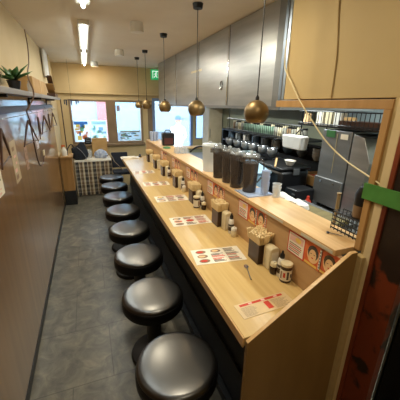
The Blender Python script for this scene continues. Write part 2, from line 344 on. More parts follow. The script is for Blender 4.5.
for (a, b) in ((1.02, 1.22),):
    obj('price_strip', MB().box(-.002, 0, a-.70, b-.70, .006, .018, strip_m), sl)
obj('price_strip', MB().box(-.002, 0, .01, .19, .005, .018, strip_m), sl)

# ================================================================ STOOLS
band_m = mat('matte_black_band', '#08080a', .5, spec=.2, col2='#060608')
def make_stool():
    t = thing('counter_stool', '', 'stool', (0, 0, 0), 0, 'black round counter stools')
    obj('seat', MB().lathe([(.17, .425), (.179, .43), (.1805, .45), (.177, .461), (.169, .4665), (.155, .469), (.11, .471), (.06, .4725), (.01, .473)], black, n=48), t)
    obj('seat_band', MB().lathe([(.155, .372), (.176, .378), (.184, .39), (.185, .425), (.1825, .444), (.1795, .446)], band_m, n=48), t)
    obj('seat_plate', MB().lathe([(.10, .352), (.12, .372)], bmetal), t)
    obj('pole', MB().lathe([(.045, .05), (.045, .352)], bmetal), t)
    obj('base', MB().lathe([(.15, 0), (.152, .012), (.145, .03), (.11, .045), (.06, .055), (.046, .075)], bmetal, n=36), t)
    return t
SY = [.92+.51*k for k in range(8)]
SX = [.268]*8
SL = ['black round stool nearest the camera, mostly below the frame', 'black round stool, second from the camera, beside the menu sheet near the spoon',
      'black round stool, third from the camera, showing a shiny grey top', 'black round stool, fourth from the camera, middle of the row',
      'black round stool, fifth from the camera', 'black round stool, sixth from the camera, third from the far end', 'black round stool, second from the far end of the row',
      'black round stool at the far end of the row nearest the plaid table']
st = make_stool(); st['label'] = SL[0]; st.location = (SX[0], SY[0], 0)
for i in range(1, 8): dup(st, (SX[i], SY[i], 0), SL[i])

# ================================================================ PRINTED SHEETS
def sheet(w_, h_, seed, cols, base=paper, style=0):
    r = random.Random(seed); m = MB().box(-w_/2, w_/2, -h_/2, h_/2, 0, .0012, base); z = .0016
    if style == 0:                               # food menu: coloured photo blocks with lines of small print
        for i in range(3):
            x = -w_/2+w_*(.05+.31*i); xw = w_*.27
            for j in range(3):
                y = -h_/2+h_*(.08+.3*j)
                if r.random() < .5:
                    m.disc(x+xw*.5, y+h_*.12, z, xw*.40, h_*.12, r.choice(cols)); m.disc(x+xw*.45, y+h_*.12, z+.0003, xw*.26, h_*.07, r.choice([yellow, skin_p, ink2, red])); 
                else:
                    for k in range(4): 
                        x1 = x+xw*r.uniform(.6, 1); m.rect(x, x1, y+h_*.065*k, y+h_*.065*k+h_*.04, z, r.choice([ink, ink2, red]))
    if style == 1:                               # flyer: red headline and columns of small print
        m.rect(-w_*.42, w_*.42, h_*.27, h_*.42, z, red)
        for k in range(6):
            m.rect(-w_*.38+k*.125*w_, -w_*.38+k*.125*w_+w_*.07, h_*.29, h_*.40, z+.0003, pinkp if k % 2 else red)
        m.rect(0, w_*.1, -h_*.35, h_*.2, z, red)
        for k in range(9):
            y = -h_*.42+h_*.07*k
            for x in (-w_*.44, w_*.14): m.rect(x, x+w_*r.uniform(.2, .3), y, y+h_*.02, z, ink2)
    return m
menus = [(.615, 1.262, .285, .16), (.632, 1.785, .285, .16), (.64, 2.32, .285, .16), (.62, 2.85, .27, .16), (.6, 3.42, .25, .16)]
ML = ['white printed menu sheet on the counter left of the spoon', 'white printed menu sheet, second from the near end of the counter', 'white printed menu sheet, third from the near end of the counter',
      'white printed menu sheet, fourth from the near end, in window glare', 'farthest white menu sheet on the counter']
for i, (x, y, a, b) in enumerate(menus):
    single('menu_sheet', sheet(a, b, 11+i, [orange, ink2, red, ink, ink2]), ML[i], 'menu', (x, y, .7503), math.radians(-7 if i == 0 else -3), 'menu sheets on the counter')
flyer = clear('cream_film_print', '#e6cf9f', .25, .4)
single('flyer_sheet', sheet(.26, .085, 31, [red], mat('cream_flyer', '#dcc193', .4), 1), 'cream flyer with red headline lying at the near end of the counter', 'flyer', (.63, .815, .7503), math.radians(2))

# spoon
sp = MB().lathe([(.001, .0), (.008, .0005), (.0115, .003), (.0125, .005)], chrome, (0, 0, 0), 16, Matrix.Scale(1.3, 4, (0, 1, 0)))
sp.tube(arc([(0, -.014, .005), (-.001, -.05, .004), (-.003, -.085, .003), (-.004, -.115, .003)]), [.0025]*8*3+[.004], dsteel)
single('spoon', sp, 'small dark metal spoon lying on the counter near the flyer', 'spoon', (.702, 1.10, .7505), math.radians(-16))

# ================================================================ CONDIMENT STATIONS
def label_can(seed=0):
    t = thing('sesame_can', '', 'can', group='printed seasoning cans on the counter')
    m = MB().lathe([(.026, 0), (.028, .004), (.028, .03), ], dbrown, n=28).lathe([(.0282, .012), (.0282, .068)], paper, n=28, cap=False).lathe([(.028, .068), (.028, .085)], dbrown, n=28)
    bd = obj('body', m, t)
    lm = MB()
    for a0, z0, z1, c in ((3.3, .03, .055, red), (3.9, .02, .062, ink), (4.5, .03, .05, dbrown), (5.1, .022, .06, ink2), (2.7, .02, .06, ink2)):
        vs_ = []; 
        for k in range(4):
            for z in (z0, z1): vs_.append((.0286*math.cos(a0+k*.12), .0286*math.sin(a0+k*.12), z))
        lm.add(vs_, [(2*k, 2*k+2, 2*k+3, 2*k+1) for k in range(3)], c)
    obj('printed_label', lm, bd)
    obj('lid', MB().lathe([(.0285, .085), (.029, .088), (.029, .094), (.027, .097), (.005, .098)], cream_p, n=28), t); return t
def box_unit():
    t = thing('chopstick_box', '', 'box', group='dark chopstick boxes on the counter')
    m = MB(); a, b, h, k = .034, .05, .112, .004
    m.box(-a, a, -b, b, 0, k, dbrown).box(-a, -a+k, -b, b, k, h, dbrown).box(a-k, a, -b, b, k, h, dbrown).box(-a+k, a-k, -b, -b+k, k, h, dbrown).box(-a+k, a-k, b-k, b, k, h, dbrown)
    obj('body', m, t, .001); return t
def sticks_mesh(seed, flare):
    r = random.Random(seed); m = MB()
    for i in range(8):
        for j in range(12):
            u = (i-3.5)/3.5; v = (j-5.5)/5.5; x0, y0 = u*.0265, v*.0425
            h = .17+r.uniform(-.003, .003)*(1+1.6*flare)-(.02 if r.random() < .12*flare else 0); sx, sy = u*(.007+.008*flare), v*(.007+.010*flare)
            ww = .0038+.001*r.random(); z0 = .007
            p0 = Vector((x0, y0, z0)); p1 = Vector((x0*.98, y0*.98, .106)); p2 = Vector((x0+sx+r.uniform(-.002, .002), y0+sy+r.uniform(-.002, .002), h))
            pm = Vector((x0*1.2+sx*.3, y0*1.14+sy*.3, .121)); m.tube([p0, p1, pm, p2], [ww*.8, ww*.85, ww*1.15, ww*1.35], stick_m, n=4)
    return m
def holder_unit():
    t = thing('napkin_holder', '', 'napkin holder', group='cream napkin holders on the counter')
    hm = MB(); n = 10; w_, d, h = .028, .03, .125
    poly = [(-w_, 0), (w_, 0), (w_, h*.86)]+[(w_*math.cos(a*PI/2/5)*1.0, h*.86+h*.14*math.sin(a*PI/2/5)) for a in range(1, 5)]+[(-w_*math.cos(a*PI/2/5), h*.86+h*.14*math.sin(a*PI/2/5)) for a in range(4, 0, -1)]+[(-w_, h*.86)]
    T = Matrix.Translation((0, d, 0)) @ Matrix.Rotation(PI/2, 4, 'X')
    hm.prism(poly, 2*d, cream_p, T); cs = obj('case', hm, t, .004)
    obj('napkins', MB().box(-.02, .02, -.0312, -.028, .012, .1, paper).box(-.018, .018, -.0325, -.0313, .02, .092, paper), cs); return t
def bottle_unit():
    t = thing('sauce_bottle', '', 'bottle', group='white sauce bottles with black nozzles')
    bd = obj('body', MB().lathe([(.017, 0), (.0185, .004), (.0185, .085), (.015, .098), (.010, .103)], white, n=20), t)
    obj('printed_label', MB().lathe([(.0189, .022), (.0189, .05)], dbrown, n=20, cap=False).lathe([(.0189, .054), (.0189, .068)], ink, n=20, cap=False), bd)
    obj('nozzle', MB().lathe([(.011, .100), (.012, .112), (.011, .122), (.006, .128), (.004, .140), (.002, .141)], bplast, n=16), t); return t
def jar_unit(col):
    t = thing('condiment_jar', '', 'jar', group='small condiment jars on the counter')
    obj('body', MB().lathe([(.0175, 0), (.020, .004), (.020, .034), (.017, .042)], col, n=20), t)
    ld = obj('lid', MB().lathe([(.019, .042), (.0195, .054), (.016, .060), (.004, .062)], cream_p if col is tea2 else white, n=20), t)
    obj('lid_knob', MB().lathe([(.004, .061), (.006, .067), (.001, .070)], white, n=12), ld); return t
place = ['nearest the camera', 'second from the near end', 'third from the near end', 'fourth from the near end', 'fifth from the near end', 'sixth from the near end, towards the windows', 'farthest, beside the windows end']
YS = [1.148+.512*k for k in range(7)]; YS[4] = 3.20; YS[5] = 3.62; YS[6] = 4.08
b0 = box_unit(); h0 = holder_unit(); s0 = bottle_unit(); c0 = label_can(); j0 = jar_unit(tea2); j1 = jar_unit(cream_p)
def put(first, used, loc, label, rz=0):
    if first in used: return dup(first, loc, label, rz)
    used.add(first); first.location = loc; first.rotation_euler = (0, 0, rz); first['label'] = label; return first
U = set(); Z = .7502
for k, y in enumerate(YS):
    put(b0, U, (.803, y, Z), 'dark brown chopstick box on the counter, '+place[k])
    single('chopsticks', sticks_mesh(40+k, 1.0 if k == 0 else .55), 'bundle of pale wooden chopsticks standing in the dark box '+place[k], 'chopsticks', (.803, y, Z), group='chopstick bundles in dark boxes', kind='stuff')
    hx = .838 - (.0 if k else .0)
    put(h0, U, (.822, y-.088, Z), 'cream napkin holder beside the chopstick box '+place[k])
    if k < 5:
        put(s0, U, (.822, y-.175, Z) if k == 0 else (.816, y-.152-.01, Z), 'white sauce bottle with black nozzle, '+place[k])
    if k in (0,): put(c0, U, (.821, y-.215, Z), 'cream lidded printed can between the last sauce bottle and the near end', .3)
    if k in (2,): put(c0, U, (.775, y-.14, Z), 'printed seasoning can beside the third chopstick box', 2.1)
    if k == 0: put(j0, U, (.805, y-.142, Z), 'small dark jar between napkin holder and white bottle nearest the camera')
    if k == 2: put(j0, U, (.812, y-.205, Z), 'small dark jar in front of the third sauce bottle')
    if k == 1: put(j1, U, (.812, y-.212, Z), 'short cream jar beside the second sauce bottle')
    if k == 3: put(j1, U, (.812, y-.205, Z), 'short cream jar beside the fourth sauce bottle')

# ================================================================ POSTERS ON THE PARTITION
def portrait(bgm, seed, tw):
    m = MB().box(-.05, .05, -.055, .055, 0, .0012, bgm); z = .0016; r = random.Random(seed)
    m.disc(0, .002, z, .034, .04, skin_p); m.disc(0, .012, z+.0003, .031, .033, ink if tw else dbrown); m.disc(.0, .0, z+.0006, .021, .027, skin_p)
    m.rect(-.014, -.005, .004, .007, z+.0009, dbrown); m.rect(.005, .014, .004, .007, z+.0009, dbrown); m.disc(0, -.013, z+.0009, .006, .003, red)
    m.rect(.036, .045, -.045, .045, z, paper)
    for k in range(6): m.rect(.038, .043, -.04+.014*k, -.032+.014*k, z+.0003, ink)
    m.rect(-.045, .03, -.052, -.041, z, yellow); return m
def notice(seed):
    m = MB().box(-.058, .058, -.055, .055, 0, .0012, red); z = .0016; r = random.Random(seed); m.rect(-.052, .052, -.049, .049, z, paper)
    m.rect(-.045, .045, .01, .042, z+.0003, pinkp); m.disc(.012, .026, z+.0006, .02, .012, yellow)
    for k in range(5): m.rect(-.045, .045-.02*r.random(), -.042+.0095*k, -.037+.0095*k, z+.0003, red if k % 2 else ink2)
    return m
TV = Matrix.Rotation(-PI/2, 4, 'Z') @ Matrix.Rotation(PI/2, 4, 'X')      # sheet lies in the XY plane -> stands facing -X
PG = 'posters on the partition board'
names = ['in the set nearest the camera', 'in the second set from the camera', 'in the third set', 'in the fourth set', 'in the fifth set', 'in the sixth set, near the far end']
for k, yc in enumerate((.815, 1.31, 1.83, 2.36, 2.87, 3.4)):
    a = single('notice_poster', notice(k), 'red bordered white notice poster '+names[k], 'poster', (.8515, yc+.108, .942), group=PG, T=TV)
    b = single('portrait_poster', portrait(orange, 60+k, True), 'orange dark haired portrait, left one '+names[k], 'poster', (.8515, yc+.0, .945), group=PG, T=TV)
    c = single('portrait_poster', portrait(mat('deep_orange_print', '#cf5f33', .5), 80+k, False), 'darker orange portrait, right '+names[k], 'poster', (.8515, yc-.092, .948), group=PG, T=TV)

# ================================================================ PENDANT LAMPS
pend = [(.74, 1.18, 1.521, .0555), (.74, 1.975, 1.524, .059), (.74, 2.87, 1.527, .059), (.74, 3.79, 1.540, .061), (.74, 4.39, 1.537, .056)]
PL = ['round brass pendant lamp nearest the camera, largest of the row', 'second round brass pendant lamp from the camera', 'third round brass pendant lamp, the middle one', 'fourth brass pendant lamp, in front of the green exit sign side', 'farthest small brass pendant lamp in front of the window']
def make_pendant(i, x, y, z, r):
    t = thing('pendant_lamp', PL[i], 'pendant lamp', (x, y, z), 0, 'brass globe pendant lamps over the counter')
    prof = [(r*math.sin(a), r*math.cos(a)) for a in [PI*(.02+.76*k/22) for k in range(23)]]
    o = obj('globe_shade', MB().lathe(prof, brass, n=40, cap=False), t, solid=.0015)
    obj('cord', MB().tube([(0, 0, r*.98), (0, 0, CEIL-z-.02)], .0026, bmetal, n=8), t)
    obj('cord_cap', MB().lathe([(.009, r*.97), (.009, r+.012), (.003, r+.022)], bmetal, n=16), t)
    obj('ceiling_rose', MB().lathe([(.03, CEIL-z-.03), (.035, CEIL-z-.001)], bmetal, n=20), t)
    obj('bulb', MB().lathe([(.004, r*.6), (.01, r*.4), (.016, r*.05), (.02, -.012), (.014, -.028), (.003, -.034)], bulb_m, n=16), t)
    L = bpy.data.lights.new('bulb_light', 'POINT'); L.energy = P_PEND; L.color = WARM; L.shadow_soft_size = .015
    lo = bpy.data.objects.new('bulb_light', L); C.objects.link(lo); lo.parent = t; lo.location = (0, 0, -.045)
for i, p in enumerate(pend): make_pendant(i, *p)

# ceiling spots (warm) and kitchen tubes (cool)
def spot(x, y, power, label, tilt=(0, 0), col=SOFT, size=.1):
    t = thing('ceiling_spot', label, 'ceiling light', (x, y, CEIL), 0, 'round ceiling lights')
    obj('housing', MB().lathe([(.05, 0), (.055, -.03), (.055, -.07)], white, n=20), t)
    L = bpy.data.lights.new('spot_light', 'AREA'); L.shape = 'DISK'; L.size = size; L.energy = power; L.color = col
    lo = bpy.data.objects.new('spot_light', L); C.objects.link(lo); lo.parent = t; lo.location = (0, 0, -.073); lo.rotation_euler = (tilt[0], tilt[1], 0)
for i, y in enumerate((.35, 1.35, 2.6, 3.9)):
    spot(.45, y, P_SPOT*(.5 if i == 0 else 1.1), 'warm ceiling light above the counter front, '+['nearest', 'second', 'third', 'farthest'][i])
spot(-.1, -.5, P_HALL, 'warm ceiling light behind the camera')
spot(.2, 5.15, 3.0, 'warm ceiling light washing the beige wall above the windows', (math.radians(28), 0), WARM, .07)
def tube_light(x, y, z, power, ln, label):
    t = thing('tube_light', label, 'ceiling light', (x, y, z))
    obj('housing', MB().box(-.04, .04, -ln/2, ln/2, -.03, 0, white), t); obj('tube', MB().tube([(0, -ln/2+.02, -.045), (0, ln/2-.02, -.045)], .013, tube_m, n=12), t)
    L = bpy.data.lights.new('tube_area', 'AREA'); L.shape = 'RECTANGLE'; L.size = .06; L.size_y = ln; L.energy = power; L.color = COOL
    lo = bpy.data.objects.new('tube_area', L); C.objects.link(lo); lo.parent = t; lo.location = (0, 0, -.062)
tube_light(1.5, 2.2, 1.778, P_TUBE, .9, 'white tube light under the hood')
tube_light(1.5, 3.8, 1.778, P_TUBE, .9, 'white tube light under the far end of the hood')
tube_light(1.6, .7, CEIL, P_TUBE*2, 1.1, 'white tube light on the kitchen ceiling')

for i, y in enumerate((1.6, 3.3, 4.7)):  # aisle tubes are added lights, put in to brighten the stool seat reflections
    tube_light(.05, y, CEIL, (3.5, 5, 7)[i], 1.2, ['nearest white tube light above the aisle', 'middle white tube light above the aisle', 'farthest white tube light above the aisle'][i])
# exit sign
ex = thing('exit_sign', 'green emergency exit sign hanging near the ceiling', 'sign', (1.22, 5.35, 2.05))
gm = mat('exit_green', '#2fae6c', .4, emis='#27b56a', es=.55); wm = mat('exit_white', '#f2fff6', .4, emis='#e9fff0', es=.8)
obj('sign_panel', MB().box(-.085, .085, 0, .02, -.085, .085, gm), ex, .004)
fig = MB(); f = lambda pts: fig.add([(x, -.002, z) for x, z in pts], [tuple(range(len(pts)))], wm)
f([(-.055, -.06), (-.045, -.06), (-.045, .06), (-.055, .06)]); f([(.045, -.06), (.055, -.06), (.055, .06), (.045, .06)]); f([(-.055, .05), (.055, .05), (.055, .06), (-.055, .06)])
f([(-.01, .02), (.01, .03), (.015, -.01), (-.005, -.015)]); f([(-.005, -.01), (.008, -.01), (.03, -.045), (.018, -.05)]); f([(-.005, -.01), (.006, -.012), (-.02, -.05), (-.032, -.045)]); f([(-.03, .005), (-.01, .02), (-.008, .012), (-.028, -.003)]); f([(.01, .025), (.032, .012), (.028, .005), (.01, .015)])
fig.add([(.012+.011*math.cos(a*PI/6), -.002, .042+.011*math.sin(a*PI/6)) for a in range(12)], [tuple(range(12))], wm)
obj('running_figure', fig, ex)
obj('hanger_rod', MB().tube([(0, .01, .085), (0, .01, CEIL-2.05)], .006, white), ex)

# ================================================================ LEFT WALL: SHELF, RAIL, HANGERS
sh = thing('wall_shelf', 'grey painted shelf running along the left wall', 'shelf', (-.45, 0, 1.585))
obj('board', MB().box(0, .125, 1.2, 4.72, 0, .028, mat('grey_shelf_paint', '#8f8c8a', .4, scale=(10, 1, 10), col2='#77736f')), sh, .002)
for y in (1.7, 2.9, 4.1): obj('bracket', MB().box(0, .1, y-.01, y+.01, -.015, 0, bmetal).box(0, .012, y-.01, y+.01, -.07, 0, bmetal), sh)
cr_ = thing('coat_rail', 'dark wooden rail with wire below the shelf on the left wall', 'rail', (-.45, 0, 1.5))
obj('rail_board', MB().box(0, .018, 1.2, 4.64, -.018, .022, mat('dark_rail_wood', '#3b2a20', .45, scale=(20, 2, 20), col2='#2c1f17')), cr_, .002)
obj('wire', MB().tube([(.05, 1.2, -.035), (.05, 4.62, -.035)], .0025, chrome), cr_)
for y in (1.7, 2.7, 3.7, 4.5): obj('wire_bracket', MB().tube([(.018, y, 0), (.05, y, -.035)], .003, chrome), cr_)
hw = mat('dark_hanger_wood', '#4a2c1c', .4, scale=(20, 20, 20), col2='#38200f'); HG = 'dark coat hangers on the rail'
def make_hanger():
    t = thing('coat_hanger', '', 'coat hanger', group=HG)
    obj('hook', MB().tube([(.0, 0, -.05), (0, 0, -.02)]+[(.0, .018*math.sin(a), .018*math.cos(a)-.015+.0) for a in [PI*(.75-.15*k) for k in range(10)]], .0017, chrome), t)
    m = MB().tube([(0, 0, -.05), (.0, .07, -.11), (0, .165, -.21)], [.008, .007, .004], hw).tube([(0, 0, -.05), (0, -.07, -.11), (0, -.165, -.21)], [.008, .007, .004], hw)
    obj('shoulder_bar', m, t); obj('trouser_bar', MB().tube([(0, -.15, -.2), (0, .15, -.2)], .0035, hw), t); return t
hg = make_hanger(); hs = [(1.62, .1), (2.35, -.12), (2.82, .1), (3.22, -.1), (3.6, .08), (4.05, -.1)]
HL = ['dark coat hanger at the left edge of the photo', 'dark coat hanger above the cream paper strip', 'dark coat hanger, third from the left edge', 'dark coat hanger, middle of the far group', 'dark coat hanger, second from the far end of the rail', 'farthest dark coat hanger on the rail']
for i, (y, a) in enumerate(hs):
    if i == 0: hg.location = (-.388, y, 1.474); hg.rotation_euler = (0, 0, a); hg['label'] = HL[0]
    else: dup(hg, (-.388, y, 1.474), HL[i], a)
strap = arc([(-.375, 2.28, 1.49), (-.375, 2.35, 1.40), (-.385, 2.42, 1.28), (-.41, 2.62, 1.10), (-.43, 2.86, 1.0), (-.43, 3.02, 1.0), (-.43, 3.14, 1.06)])
single('strap', MB().tube(strap, .0045, hw), 'long dark cord hanging in a curve on the left wall', 'cord')
single('strap_clip', MB().box(-.434, -.426, 3.12, 3.2, 1.05, 1.10, cream_p), 'small cream tag at the end of the hanging cord', 'tag')
single('cord_over_shelf', MB().tube(arc([(-.375, 2.28, 1.49), (-.322, 2.33, 1.60), (-.35, 2.4, 1.72), (-.40, 2.9, 1.86), (-.43, 3.2, 2.02), (-.44, 3.25, 2.165)]), .005, mat('brown_cord', '#6e5138', .6)), 'brown cord rising from the shelf to the ceiling', 'cord')
# papers on the wall
def wall_paper(y, z, w_, h_, label, seed, tilt=0, m0=None):
    r = random.Random(seed); m = MB().box(-w_/2, w_/2, -h_/2, h_/2, 0, .001, m0 or paper)
    for k in range(5):
        a = r.uniform(-.4, .1)*w_; b = -h_*.42+h_*.17*k; m.rect(a, a+w_*r.uniform(.2, .45), b, b+h_*r.uniform(.06, .12), .0014, r.choice([ink2, ink, ink2, pinkp]))
    T = Matrix.Rotation(PI/2, 4, 'Z') @ Matrix.Rotation(PI/2, 4, 'X') @ Matrix.Rotation(tilt, 4, 'Z')
    single('paper_notice', m, label, 'poster', (-.4495, y, z), group='paper notices on the left wall', T=T)
wall_paper(2.07, 1.19, .15, .26, 'cream paper strip with a brown picture on the left wall', 1, .04, mat('cream_strip', '#b9a686', .6))
wall_paper(2.42, 1.15, .10, .17, 'narrow pinkish paper notice right of the cream strip', 2, -.05, mat('pinkish_strip', '#ad8d78', .6))
wall_paper(1.66, 1.15, .12, .13, 'small white paper notice at the left edge of the photo', 3, 0)
wall_paper(3.0, 1.2, .13, .12, 'faint pale notice below the far coat hangers', 4, 0, mat('pale_lilac_paper', '#cfc7cc', .6))
# things on the shelf
pl = thing('potted_plant', 'bushy green plant in a dark pot on the shelf', 'plant', (-.38, 2.07, 1.6131))
obj('pot', MB().lathe([(.026, 0), (.036, .05), (.038, .055)], bplast, n=20), pl)
lm = MB(); r_ = random.Random(2)
for i in range(26):
    a = r_.uniform(0, 2*PI); L_ = r_.uniform(.08, .15); up_ = r_.uniform(.2, .9); d = Vector((math.cos(a)*.35, math.sin(a), up_*.7)); d.normalize(); s_ = Vector((-math.sin(a), math.cos(a), 0))*.024
    p0 = Vector((0, 0, .05)); p1 = p0+d*L_*.55; p2 = p0+d*L_+Vector((0, 0, -.01)); lm.add([p0, p1+s_+Vector((0, 0, .004)), p2, p1-s_+Vector((0, 0, .004))], [(0, 1, 2, 3)], leaf_m)
obj('leaves', lm, pl, solid=.001)
single('small_bottle', MB().lathe([(.014, 0), (.015, .05), (.008, .06), (.008, .075)], clr, n=16), 'small clear bottle beside the plant on the shelf', 'bottle', (-.345, 2.36, 1.6131))
bx_ = MB().box(-.045, .045, -.40, .40, 0, .115, cardboard).box(-.047, .047, -.02, .02, -.0, .117, mat('parcel_tape', '#c9a878', .4))
single('cardboard_parcel', bx_, 'long brown cardboard parcel on the shelf beside the plant', 'box', (-.385, 2.90, 1.6132), bevel=.004)
bk = MB().box(-.04, .04, -.16, .16, 0, .006, cardboard, Matrix.Rotation(-.5, 4, 'X')).box(-.03, .03, -.2, .1, .0, .006, hw, Matrix.Translation((0, .1, .07)) @ Matrix.Rotation(-.55, 4, 'X')).box(-.04, .05, -.14, .25, -.075, -.03, hw)
single('wooden_tray', bk, 'stack of brown boards leaning at the far end of the shelf', 'boards', (-.39, 4.3, 1.6885))
single('cardboard_sheet', MB().box(-.03, -.02, 0, .16, 0, .30, mat('tan_board', '#a98f6a', .7)), 'tan board standing at the left end of the shelf', 'board', (-.41, 1.75, 1.6132))
cm = MB()
for i in range(9):
    cm.tube([(.012*math.sin(i*1.7), .028*i, 0), (.012*math.sin(i*1.7+.5),   .028*i, .30)], .016, cloth_white, n=8)
single('white_cloth', cm, 'white cloth hanging on the wall above the far shelf', 'cloth', (-.425, 4.22, 1.86))
single('pipe', MB().tube([(0, 0, 0), (0, 0, CEIL-1.62)], .02, cream_wall, n=12), 'cream vertical pipe in the far left corner', 'pipe', (-.42, 4.72, 1.615))
po = MB().tube([(0, 0, 0), (0, 0, 1.6-.776)], .008, hw, n=10)
single('wooden_pole', po, 'thin dark pole standing at the end of the left wall', 'pole', (-.33, 4.78, .776))

dc = thing('clip_hanger', 'dark blue laundry clip hanger hanging in front of the left window', 'clip hanger', (-.2, 5.1, 1.59))
obj('ring', MB().tube([(.10*math.cos(a*PI/8), .05*math.sin(a*PI/8), 0) for a in range(16)], .006, navy, closed=True), dc)
obj('cord', MB().tube([(0, 0, 0), (0, 0, CEIL-1.59)], .0015, navy).tube([(-.1, 0, 0), (.1, 0, 0)], .004, navy), dc)
for i in range(8): obj('clip', MB().box(-.008, .008, -.004, .004, -.05-.015*(i % 3), 0, mat('navy_plastic', '#26324f', .5), Matrix.Translation((.10*math.cos(i*PI/4), .05*math.sin(i*PI/4), 0))), dc)
# ================================================================ FAR CORNER
cb = thing('end_cabinet', 'low wooden cabinet with black base at the end of the left wall', 'cabinet', (-.44, 4.67, 0))
obj('body', MB().box(0, .165, 0, .3, .235, .75, mat('cabinet_wood', '#9a7344', .45, scale=(20, 20, 1.5), col2='#84602f')), cb, .002)
obj('plinth', MB().box(-.0, .17, .0, .3, 0, .235, bpanel), cb, .002); obj('top', MB().box(-.005, .18, -.015, .31, .75, .776, trim_wood), cb, .002)
sbt = thing('spray_bottle', 'white spray bottle with orange trigger on the low cabinet', 'spray bottle', (-.37, 4.73, .7765))
obj('body', MB().lathe([(.036, 0), (.04, .01), (.04, .07), (.03, .10), (.012, .125), (.012, .14)], white, n=20), sbt)
obj('trigger', MB().box(-.03, .02, -.008, .008, .14, .165, orange).tube([(-.022, 0, .145), (-.03, 0, .115)], .004, orange), sbt)
pt_ = thing('plaid_table', 'table under a dark and beige plaid cloth below the left window', 'table', (-.27, 5.08, 0))
obj('table_top', MB().box(0, .60, 0, .42, .60, .628, white), pt_, .003)
skm = MB(); nn = 60; pts = [(.60*i/nn, -.004-.006*math.sin(i*1.1)) for i in range(nn+1)]
skm.add([(x, y, z) for x, y in pts for z in (.02, .605)], [(2*i, 2*i+2, 2*i+3, 2*i+1) for i in range(nn)], plaid)
skm.add([(x, y, z) for x, y in [(.601, .42*i/10) for i in range(11)] for z in (.02, .605)], [(2*i, 2*i+2, 2*i+3, 2*i+1) for i in range(10)], plaid)
skm.add([(x, y, z) for x, y in [(-.001, .42*i/10) for i in range(11)] for z in (.02, .605)], [(2*i, 2*i+2, 2*i+3, 2*i+1) for i in range(10)], plaid)
obj('plaid_skirt', skm, pt_)
for x in (.03, .57):
    for y in (.03, .39): obj('leg', MB().box(x-.015, x+.015, y-.015, y+.015, 0, .6, bmetal), pt_)
bgm = MB().lathe([(.07, 0), (.12, .03), (.135, .10), (.12, .18), (.07, .25), (.03, .27)], navy, n=18, T=Matrix.Scale(.7, 4, (0, 1, 0)))
rb = random.Random(5); bgm.v = [(x*(1+rb.uniform(-.12, .12))+.02*z, y, z*(1+.15*math.sin(x*30))) for x, y, z in bgm.v]
bgt = thing('navy_bag', 'dark navy bag slumped on the left end of the plaid table', 'bag', (-.17, 5.2, .6285)); obj('body', bgm, bgt)
obj('handle', MB().tube(arc([(-.08, 0, .2), (-.12, 0, .26), (-.17, -.02, .20), (-.19, -.04, .12)]), .008, navy), bgt)
obj('strap', MB().tube(arc([(-.03, -.09, .22), (.03, -.1, .16), (.09, -.09, .06), (.1, -.08, .0)]), .006, mat('grey_strap', '#7d7f86', .7)), bgt)
single('glass_jar', MB().lathe([(.035, 0), (.045, .02), (.045, .10), (.035, .125), (.035, .14)], clr, n=20), 'clear round jar between the navy bag and the cardboard box', 'jar', (-.015, 5.36, .6285))
single('cardboard_box', MB().box(-.13, .13, -.03, .05, 0, .33, cardboard), 'upright cardboard box at the back of the plaid table', 'box', (.17, 5.42, .6285), bevel=.003)
pbm = MB().lathe([(.02, 0), (.10, .015), (.12, .06), (.09, .12), (.04, .15), (.02, .16)], mat('plastic_bag', '#aeb6c2', .4, scale=(30, 30, 30), col2='#7f8ca8'), n=16, T=Matrix.Scale(.7, 4, (0, 1, 0)))
single('plastic_bag', pbm, 'white and blue plastic bag in front of the cardboard box', 'bag', (.17, 5.24, .6285))
single('paper_sheet', MB().box(-.14, .14, -.04, .04, 0, .012, paper), 'white papers on the front edge of the plaid table', 'papers', (.05, 5.125, .6285), .08)

# chair and tray at the far end of the counter
ch = thing('black_chair', 'black folding chair with pale frame beyond the far end of the counter', 'chair', (.46, 4.86, 0))
obj('seat', MB().box(-.13, .14, -.12, .14, .42, .47, navy), ch, .01)
obj('backrest', MB().box(-.13, .14, -.02, .02, 0, .26, navy, Matrix.Translation((0, .12, .5)) @ Matrix.Rotation(-.15, 4, 'X')), ch, .01)
for x, y, x2, y2 in ((-.13, -.12, -.13, .18), (.14, -.12, .14, .18), (-.13, .14, -.13, -.14), (.14, .14, .14, -.14)): obj('leg', MB().tube([(x, y, .0), (x2 if y > 0 else x, y2 if y > 0 else y, .44)], .009, dsteel), ch)
obj('arm_tube', MB().tube([(-.14, .14, .74), (-.10, -.04, .64), (.02, -.13, .5)], .007, chrome), ch)
tr = thing('white_tray', 'flat white tray with papers at the far end of the counter', 'tray', (.56, 4.45, .7502))
obj('tray_base', MB().box(-.13, .15, -.08, .08, 0, .008, white), tr, .003); obj('papers', MB().box(-.11, .1, -.06, .06, .008, .018, paper, Matrix.Rotation(.15, 4, 'Z')), tr)
single('black_gadget', MB().lathe([(.022, 0), (.026, .015), (.012, .03), (.012, .045)], bplast, n=14), 'small black stand on the far end of the counter right of the tray', 'stand', (.735, 4.5, .7502))

